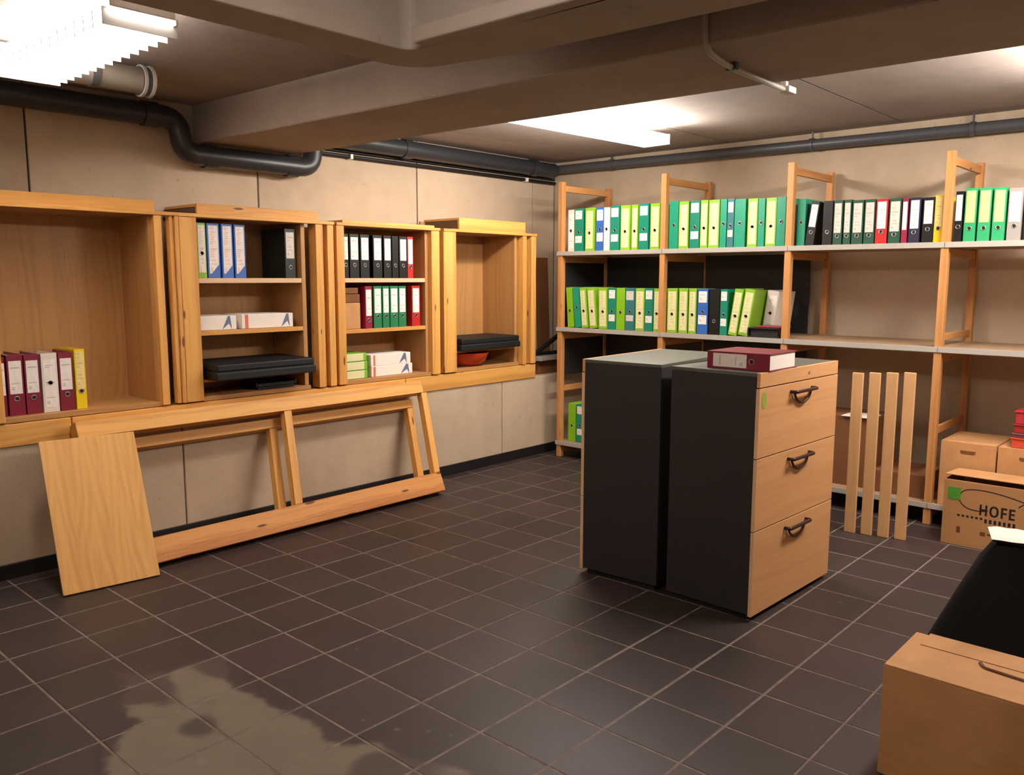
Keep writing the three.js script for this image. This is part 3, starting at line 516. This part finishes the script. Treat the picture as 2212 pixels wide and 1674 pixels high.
{
  const g = new THREE.LatheGeometry([[0, 0], [0.38, 0], [0.56, 0.12], [0.66, 0.36], [0.63, 0.36], [0.53, 0.14], [0.36, 0.04], [0, 0.04]].map(([a, b]) => new THREE.Vector2(a * U, b * U)), 28).toNonIndexed();
  g.translate(-7.92 * U, 2.772 * U, -12.55 * U);
  single('bowl', 'red-orange plastic bowl under the black case in the rightmost wall cabinet', 'bowl', g, plain(0xb83a18, 0.4));
  const t = thing('black_tray', 'small black tray on the floor of the second wall cabinet', 'tray', [-7.7, 2.772, -6.45]);
  part(t, 'base', bx(-8.1, -7.5, 2.772, 2.82, -6.9, -6.0, 0.006), M.black);
  part(t, 'rim', [bx(-8.1, -7.5, 2.82, 2.93, -6.0, -5.95, 0.004), bx(-8.1, -7.5, 2.82, 2.93, -6.95, -6.9, 0.004), bx(-7.55, -7.5, 2.82, 2.9, -6.9, -6.0, 0.004), bx(-8.1, -8.05, 2.82, 2.93, -6.9, -6.0, 0.004)], M.black);
}

// ---------------------------------------------------------------- leaning frames and board
const lean = Math.atan(1.1 / 2.55);
function leaning(name, label, category, x, z, y, ang, group) { const t = thing(name, label, category, [x, y, z], { local: true, group }); t.rotation.z = ang; return t; }
{ // local: x outwards (thickness), y up along the frame, z along the wall
  const t = leaning('timber_frame', 'front two-bay pine frame leaning against the rail, with wide knotty bottom rail', 'frame', -6.02, -6.0, 0, lean, 'leaning pine frames');
  t.position.y = 0.3 * Math.sin(lean) * U; t.position.x = -5.95 * U;
  const F = (y0, y1, z0, z1, g) => bx(-0.3, 0, y0, y1, z0, z1, 0.004, g);
  const rack = (g) => { g.applyMatrix4(new THREE.Matrix4().set(1, 0, 0, 0, 0, 1, 0, 0, 0, -0.155, 1, 0, 0, 0, 0, 1)); return g; };   // the frames have sagged out of square
  part(t, 'bottom_rail', F(0, 0.46, -3.95, 3.9, 2), M.pineKnotty);
  part(t, 'top_rail', F(2.44, 2.74, -4.16, 3.86, 2), M.pine);
  for (const [a, b] of [[-0.05, 0.13], [-3.88, -3.7], [3.98, 4.16]]) part(t, 'post', rack(bx(-0.19, -0.01, 0.462, 2.438, a, b, 0.004, 1)), M.pine);
  const r = leaning('timber_frame', 'rear pine frame with lower top rail, leaning just behind the front frame', 'frame', -6.29, -6.0, 0, lean, 'leaning pine frames');
  r.position.y = 0.26 * Math.sin(lean) * U;
  const B = (y0, y1, z0, z1, g) => bx(-0.26, 0, y0, y1, z0, z1, 0.004, g);
  part(r, 'bottom_rail', B(0, 0.16, -3.7, 3.8, 2), M.pineKnotty);
  part(r, 'top_rail', B(2.06, 2.26, -3.98, 3.8, 2), M.pine);
  for (const [a, b] of [[0.13, 0.31], [-3.66, -3.48], [3.7, 3.88]]) part(r, 'post', rack(bx(-0.2, -0.02, 0.162, 2.058, a, b, 0.004, 1)), M.pine);
}
{
  const a = Math.atan(1.06 / 2.38), t = leaning('wood_panel', 'flat oak veneer panel leaning at the left end of the pine frame', 'panel', -5.7, -2.1, 0, a);
  t.position.y = 0.06 * Math.sin(a) * U; t.rotation.order = 'YZX'; t.rotation.y = -0.127;
  part(t, 'board', bx(-0.06, 0, 0, 2.6, -0.755, 0.755, 0.002, 1), M.oak);
  part(t, 'edge_band', bx(-0.058, -0.002, 0.01, 2.59, 0.755, 0.761, 0, 1), M.beechEdge);
}
// ---------------------------------------------------------------- storage rack along the back wall
const PXS = [-6.72, -3.38, -0.05, 3.25, 6.6];
{
  const t = thing('storage_rack', 'long open wooden storage rack with three shelf levels along the back wall', 'rack', [0, 0, -16.3]);
  const tops = [7.78, 7.74, 7.72, 7.66, 7.7];
  PXS.forEach((x, i) => {
    part(t, 'post', bx(x - 0.075, x + 0.075, 0, tops[i], -15.3, -15.14, 0.003, 1), M.rackPine);
    part(t, 'post', bx(x - 0.075, x + 0.075, 0, tops[i] - 0.02, -17.5, -17.34, 0.003, 1), M.rackPine);
    for (const [y, h] of [[tops[i] - 0.26, 0.17], [5.56, 0.18], [3.86, 0.14], [3.4, 0.2], [1.9, 0.16], [0.12, 0.2]]) if (!(i < 3 && y === 3.86)) part(t, 'rung', bx(x - 0.035, x + 0.035, y, y + h, -17.34, -15.3, 0.003, 2), M.rackPine);
  });
  part(t, 'back_panel', bx(-6.64, -3.42, 2.35, 5.74, -17.34, -17.3, 0.001, 0), M.charcoal, 'added dark panel for deep shade'); part(t, 'back_panel', bx(-3.34, -0.42, 2.35, 5.74, -17.34, -17.3, 0.001, 0), M.charcoal, 'added dark panel for deep shade');  // dark panels added for the deep shade behind these bays
  part(t, 'shade_end_panel', bx(-6.77, -6.755, 2.35, 5.74, -17.3, -15.32, 0.001, 2), M.charcoal, 'added dark sheet for shade');  // dark sheet added to deepen the shade at this end
  for (let i = 0; i + 1 < PXS.length; i++) for (const [y, th] of [[S1, 0.1], [S2, 0.1], [S3, 0.1]]) {
    const a = PXS[i] + (i ? 0.005 : -0.1), b = PXS[i + 1] - 0.005;
    const s = part(t, 'shelf', bx(a, b, y - th, y, -17.28, -15.135, 0.002, 0), M.shelfTop);
    part(s, 'edge_strip', bx(a, b, y - th - 0.01, y + 0.003, -15.135, -15.115, 0.001, 0), M.lip, 'pale grey front edge');
  }
}
// things lying on the middle shelf by the third post
{
  const t = thing('flat_folder', 'black folder lying flat on the middle rack shelf by the third post', 'folder', [-0.55, S2, -15.8]);
  const za = -15.78, zb = -15.17;
  part(t, 'cover', [bx(-0.98, -0.18, S2 + 0.002, S2 + 0.03, za, zb, 0.002), bx(-0.98, -0.18, S2 + 0.2, S2 + 0.23, za, zb, 0.002), bx(-0.98, -0.95, S2 + 0.03, S2 + 0.2, za, zb, 0.002)], M.black);
  part(t, 'paper_block', bx(-0.93, -0.24, S2 + 0.03, S2 + 0.2, za + 0.05, zb - 0.06, 0.002), M.charcoal);
  single('folder', 'maroon folder lying on the flat black folder by the third post', 'folder', bx(-0.8, -0.16, S2 + 0.235, S2 + 0.27, za + 0.02, zb - 0.05, 0.002), colour('wine'));
}
function cardBox(name, label, x0, x1, y0, y1, z0, z1, { hole = true, flap = false, group, mat = M.card } = {}) {
  const t = thing(name, label, 'box', [(x0 + x1) / 2, y0, (z0 + z1) / 2], { group }), k = 0.02;
  part(t, 'body', [bx(x0, x1, y0, y1 - k, z1 - k, z1, 0.003), bx(x0, x1, y0, y1 - k, z0, z0 + k, 0.003), bx(x0, x0 + k, y0, y1 - k, z0 + k, z1 - k, 0.003), bx(x1 - k, x1, y0, y1 - k, z0 + k, z1 - k, 0.003), bx(x0 + k, x1 - k, y0, y0 + k, z0 + k, z1 - k, 0)], mat);
  if (!flap) part(t, 'lid_flap', bx(x0 + 0.002, x1 - 0.002, y1 - k, y1, z0, z1, 0.002), mat);
  if (hole) { const cx = (x0 + x1) / 2, cy = y1 - 0.2; const s = new THREE.Shape(); s.moveTo(-0.14 * U, 0.035 * U); s.lineTo(0.14 * U, 0.035 * U); s.quadraticCurveTo(0.15 * U, -0.05 * U, 0.07 * U, -0.035 * U); s.lineTo(-0.07 * U, -0.035 * U); s.quadraticCurveTo(-0.15 * U, -0.05 * U, -0.14 * U, 0.035 * U); const g = new THREE.ExtrudeGeometry(s, { depth: 0.001, bevelEnabled: false }).toNonIndexed(); g.translate(cx * U, cy * U, z1 * U + 0.0003); part(t, 'hand_hole', boxUV(g), M.cardEdge, 'dark hand hole'); }
  return t;
}
cardBox('archive_box', 'left cardboard archive box with hand hole on the bottom shelf, fourth bay', 3.42, 4.44, S3 + 0.002, 1.82, -16.6, -15.2, { group: 'cardboard boxes on the rack' });
cardBox('archive_box', 'right cardboard archive box with hand hole on the bottom shelf, fourth bay', 4.47, 5.5, S3 + 0.002, 1.82, -16.6, -15.2, { group: 'cardboard boxes on the rack' });
cardBox('archive_box', 'brown carton on the bottom rack shelf just right of the filing cabinets', 0.5, 1.95, S3 + 0.002, 2.05, -16.7, -15.5, { hole: false, mat: M.cardDark, group: 'cardboard boxes on the rack' });
cardBox('archive_box', 'low brown carton on the bottom rack shelf behind the four slats', 2.0, 3.1, S3 + 0.002, 0.95, -16.7, -15.4, { hole: false, mat: M.cardDark, group: 'cardboard boxes on the rack' });
single('paper_sheet', 'white paper sheet lying on the brown carton right of the filing cabinets', 'paper', bx(1.25, 1.9, 2.052, 2.066, -16.1, -15.44, 0), M.paper);
{ // red boxes stacked at the right edge
  const reds = [[1.824, 2.03, 0xc94a32], [2.034, 2.12, 0x7a4a52], [2.124, 2.3, 0x9a2420], [2.304, 2.56, 0xb02c30]], nm = ['bright red box at the bottom of the small stack on archive boxes', 'mauve pack between red boxes on the archive boxes', 'dark red box second from top on the archive boxes', 'crimson box topping the small stack on the archive boxes'];
  reds.forEach(([a, b, c], i) => { const t = thing('red_box', nm[i], 'box', [5.1, a, -15.7], { group: 'small red boxes at the right edge' }); part(t, 'carton', bx(4.68 + i * 0.01, 5.6, a, b - 0.03, -16.3, -15.25 - i * 0.01, 0.003), plain(c, 0.5)); part(t, 'lid', bx(4.66 + i * 0.01, 5.62, b - 0.03, b - 0.002, -16.32, -15.23 - i * 0.01, 0.002), plain(c, 0.45)); });
}
// ---------------------------------------------------------------- moving box with printed front
{
  const x0 = 3.83, x1 = 5.9, y1 = 1.3, z0 = -15.05, z1 = -14.05;
  const t = cardBox('moving_box', 'big brown moving box with black lettering and green sticker on the floor', x0, x1, 0, y1, z0, z1, { hole: false, flap: true });
  const flap = bx(x0, x1, 0, 0.02, 0, 1.0, 0.002, 0); flap.rotateX(-0.07); flap.translate(0, (y1 - 0.0) * U, z0 * U); part(t, 'lid_flap', flap, M.card);
  const cv = document.createElement('canvas'); cv.width = 1024; cv.height = 512; const c = cv.getContext('2d');
  c.fillStyle = '#b98856'; c.fillRect(0, 0, 1024, 512);
  for (let i = 0; i < 900; i++) { c.fillStyle = `rgba(${150 + hash(i, 1) * 60},${105 + hash(i, 2) * 40},${60 + hash(i, 3) * 30},0.06)`; c.fillRect(hash(i, 4) * 1024, hash(i, 5) * 512, 60 + hash(i, 6) * 160, 4); }
  c.strokeStyle = '#241410'; c.lineWidth = 9; c.lineCap = 'round';
  c.beginPath(); c.moveTo(860, 150); c.bezierCurveTo(640, 60, 300, 20, 180, 60); c.bezierCurveTo(90, 100, 120, 200, 240, 215); c.bezierCurveTo(300, 222, 350, 215, 380, 205); c.stroke();
  c.beginPath(); c.moveTo(640, 135); c.lineTo(700, 90); c.lineTo(790, 170); c.lineTo(960, 215); c.stroke();
  c.fillStyle = '#1d100d'; c.font = 'bold 124px sans-serif'; c.fillText('HOFE', 300, 248);
  c.font = 'bold 40px sans-serif'; for (let i = 0; i < 13; i++) c.fillRect(120 + i * 40, 268 + (i > 5 ? 6 : 0), 22, i > 5 ? 34 : 18);
  c.fillStyle = '#6d4020'; c.fillRect(120, 372, 34, 54); c.fillRect(330, 385, 46, 34); c.fillRect(390, 392, 130, 16);
  const tx = new THREE.CanvasTexture(cv); tx.colorSpace = THREE.SRGBColorSpace;
  const g = new THREE.PlaneGeometry((x1 - x0 - 0.06) * U, (y1 - 0.1) * U); g.translate((x0 + x1) / 2 * U, (y1 / 2 - 0.0) * U, z1 * U + 0.0008); const f = part(t, 'printed_front', g.toNonIndexed(), std({ map: tx, roughness: 0.85 }), 'printed front with black logo');
  part(t, 'green_sticker', bx(x0 + 0.08, x0 + 0.3, 0.9, 1.14, z1 + 0.004, z1 + 0.01, 0), M.green, 'green sticker');
}
// ---------------------------------------------------------------- four slats standing by the rack
for (let i = 0; i < 4; i++) {
  const x = 2.27 + i * 0.307, z = -13.46 - i * 0.06, lab = ['leftmost of four upright wooden slats before the rack', 'second from left of four upright wooden slats before the rack', 'third from left of four upright wooden slats before the rack', 'rightmost of four upright wooden slats before the rack'][i];
  single('wooden_slat', lab, 'slat', bx(x - 0.105, x + 0.105, 0.001, 3.27 + i * 0.02, z - 0.07, z, 0.003, 1), M.slatWood, 'four wooden slats by the rack');
}
// ---------------------------------------------------------------- filing cabinets
function filing(label, cx, cz, turn) {              // local: front on +x, width along z; 2.68 x 1.5 x 3.76 tiles
  const t = thing('filing_cabinet', label, 'cabinet', [cx, 0, cz], { turn, group: 'pair of filing cabinets' }), D = 0.755, W = 1.34, H = 3.77, f = 0.055;
  for (const s of [1, -1]) part(t, 'side_panel', bx(-D, D - f - 0.004, 0.1, H - 0.06, s > 0 ? W - 0.05 : -W, s > 0 ? W : -W + 0.05, 0.002, 1), M.charcoal);
  part(t, 'back_panel', bx(-D, -D + 0.05, 0.1, H - 0.06, -W + 0.05, W - 0.05, 0.001, 1), M.charcoal);
  part(t, 'bottom_panel', bx(-D + 0.05, D - f - 0.01, 0.1, 0.16, -W + 0.05, W - 0.05, 0), M.charcoal);
  part(t, 'top_panel', bx(-D, D - f - 0.004, H - 0.06, H, -W, W, 0.003, 2), M.litCabTop);
  part(t, 'base', bx(-D + 0.06, D - 0.12, 0, 0.1, -W + 0.06, W - 0.06, 0), M.black);
  const fascia = part(t, 'top_fascia', bx(D - f, D, 3.555, H, -W, W, 0.002, 2), M.beech);
  { const c = new THREE.CylinderGeometry(0.007, 0.007, 0.003, 12); c.rotateZ(Math.PI / 2); c.translate(D * U + 0.001, 3.66 * U, -0.25 * U); part(fascia, 'lock', boxUV(c.toNonIndexed()), M.steel); }
  for (const [y0, y1] of [[2.505, 3.54], [1.4, 2.49], [0.08, 1.385]]) {
    const d = part(t, 'drawer', bx(D - f, D, y0, y1, -W, W, 0.002, 2), M.beech);
    for (const sg of [1, -1]) part(d, 'edge_band', bx(D - f, D, y0, y1, sg > 0 ? W : -W - 0.006, sg > 0 ? W + 0.006 : -W, 0, 1), M.beechEdge);
    // bow handle: straight grip on top, cup-shaped bow beneath
    const hy = y1 - 0.13, hx = D + 0.1, w = 0.36;
    const pts = bendPath([new THREE.Vector3(D * U, hy * U, w * U), new THREE.Vector3(hx * U, hy * U, w * U), new THREE.Vector3(hx * U, hy * U, -w * U), new THREE.Vector3(D * U, hy * U, -w * U)], 0.012, 4);
    const bow = new THREE.CatmullRomCurve3([[w * 0.85, 0], [w * 0.6, -0.12], [0, -0.2], [-w * 0.6, -0.12], [-w * 0.85, 0]].map(([z, y]) => new THREE.Vector3((D + 0.03) * U, (hy + y) * U, z * U))).getPoints(16);
    part(d, 'handle', [pipeGeo(pts, 0.0085, 8), pipeGeo(bow, 0.006, 6)], M.handle, 'dark bow handle');
  }
  return t;
}
filing('filing cabinet on the left of the pair, turned to face away left', 0.315, -9.3, Math.PI + 0.06);
const fb = filing('filing cabinet on the right of the pair, three beech drawers facing right', 2.16, -9.286, -0.034);
{
  const s = new THREE.CylinderGeometry(0.036, 0.036, 0.001, 20); s.scale(1, 1, 0.62); s.rotateZ(Math.PI / 2); s.translate(0.755 * U + 0.0008, 3.36 * U, 1.2 * U); part(fb, 'green_sticker', boxUV(s.toNonIndexed()), plain(0x8fa63a, 0.7), 'round green sticker on the top drawer');
}
// ---------------------------------------------------------------- foreground box and black bag
{
  const x0 = 5.62, x1 = 7.25, y1 = 1.2, z0 = -6.34, z1 = -5.25;
  const t = cardBox('cardboard_box', 'closed cardboard box in the right foreground with a slot in its top', x0, x1, 0, y1, z0, z1, { hole: false, flap: true });
  part(t, 'top_flap', [bx(x0 + 0.006, x1 - 0.006, y1 - 0.02, y1, z0 + 0.03, z1 - 0.004, 0.002, 0)], M.card);
  part(t, 'top_flap', [bx(x0 + 0.14, x1 - 0.01, y1 + 0.001, y1 + 0.009, z0 - 0.005, z0 + 0.36, 0.001, 0)], M.card);
  const g = pipeGeo(bendPath([V(6.36, y1 + 0.006, -5.92), V(6.41, y1 + 0.006, -5.82), V(7.0, y1 + 0.006, -5.75), V(7.05, y1 + 0.006, -5.82)], 0.02), 0.02 * U, 6); part(t, 'hand_slot', g, M.cardEdge, 'dark slot cut in the top');
}
{
  // tapered black bag: lofted rounded rectangles
  const t = thing('black_bag', 'large black fabric bag, wide at its base, behind the foreground cardboard box', 'bag', [6.4, 0, -7.4]);
  const prof = [[0.0, 5.3, 7.7, -8.1, -6.55], [0.3, 5.33, 7.72, -8.12, -6.52], [0.9, 5.56, 7.66, -8.0, -6.75], [1.5, 5.8, 7.55, -7.85, -7.0], [1.95, 5.98, 7.45, -7.75, -7.2], [2.08, 6.06, 7.38, -7.7, -7.28], [2.12, 6.14, 7.3, -7.66, -7.32]];
  const n = 40, pos = [], idx = [];
  for (const [y, a, b, c, d] of prof) for (let k = 0; k < n; k++) { const q = k / n * Math.PI * 2, cx = Math.cos(q), sz = Math.sin(q), p = 0.28, X = Math.sign(cx) * Math.abs(cx) ** p, Z = Math.sign(sz) * Math.abs(sz) ** p, wob = (fbm(k * 0.5, y * 3, 2) - 0.5) * 0.06; pos.push(((a + b) / 2 + X * (b - a) / 2 + wob) * U, y * U, ((c + d) / 2 + Z * (d - c) / 2 + wob) * U); }
  const R = prof.length; for (let i = 0; i + 1 < R; i++) for (let k = 0; k < n; k++) { const a = i * n + k, b = i * n + (k + 1) % n; idx.push(a, a + n, b, b, a + n, b + n); }
  pos.push(6.5 * U, 0, -7.3 * U, 6.72 * U, 2.12 * U, -7.5 * U); for (let k = 0; k < n; k++) { idx.push(R * n, k, (k + 1) % n); idx.push(R * n + 1, (R - 1) * n + (k + 1) % n, (R - 1) * n + k); }
  const g = new THREE.BufferGeometry(); g.setAttribute('position', new THREE.Float32BufferAttribute(pos, 3)); g.setIndex(idx); g.computeVertexNormals();
  part(t, 'body', boxUV(g), M.blackSoft);
  part(t, 'flap', bx(6.1, 7.35, 2.12, 2.16, -7.7, -7.28, 0.006), M.black);
  single('paper_sheet', 'crumpled white paper sheet on top of the black bag', 'paper', (() => { const q = new THREE.PlaneGeometry(0.6 * U, 0.56 * U, 6, 6); q.rotateX(-Math.PI / 2); const p = q.attributes.position; for (let i = 0; i < p.count; i++) p.setY(i, fbm(p.getX(i) * 60 + 9, p.getZ(i) * 60 + 4, 2) * 0.012); q.computeVertexNormals(); q.rotateY(0.3); q.translate(6.33 * U, 2.168 * U, -7.5 * U); return q.toNonIndexed(); })(), std({ color: 0xe8e2d8, roughness: 0.8, side: THREE.DoubleSide }));
  single('white_cable', 'white cable coiled on the black bag behind the paper sheet', 'cable', pipeGeo(bendPath([V(6.4, 2.24, -7.75), V(6.52, 2.4, -7.78), V(6.9, 2.36, -7.74), V(7.2, 2.2, -7.6)], 0.03), 0.045 * U, 8), M.white);
}
renderer.render(scene, camera);
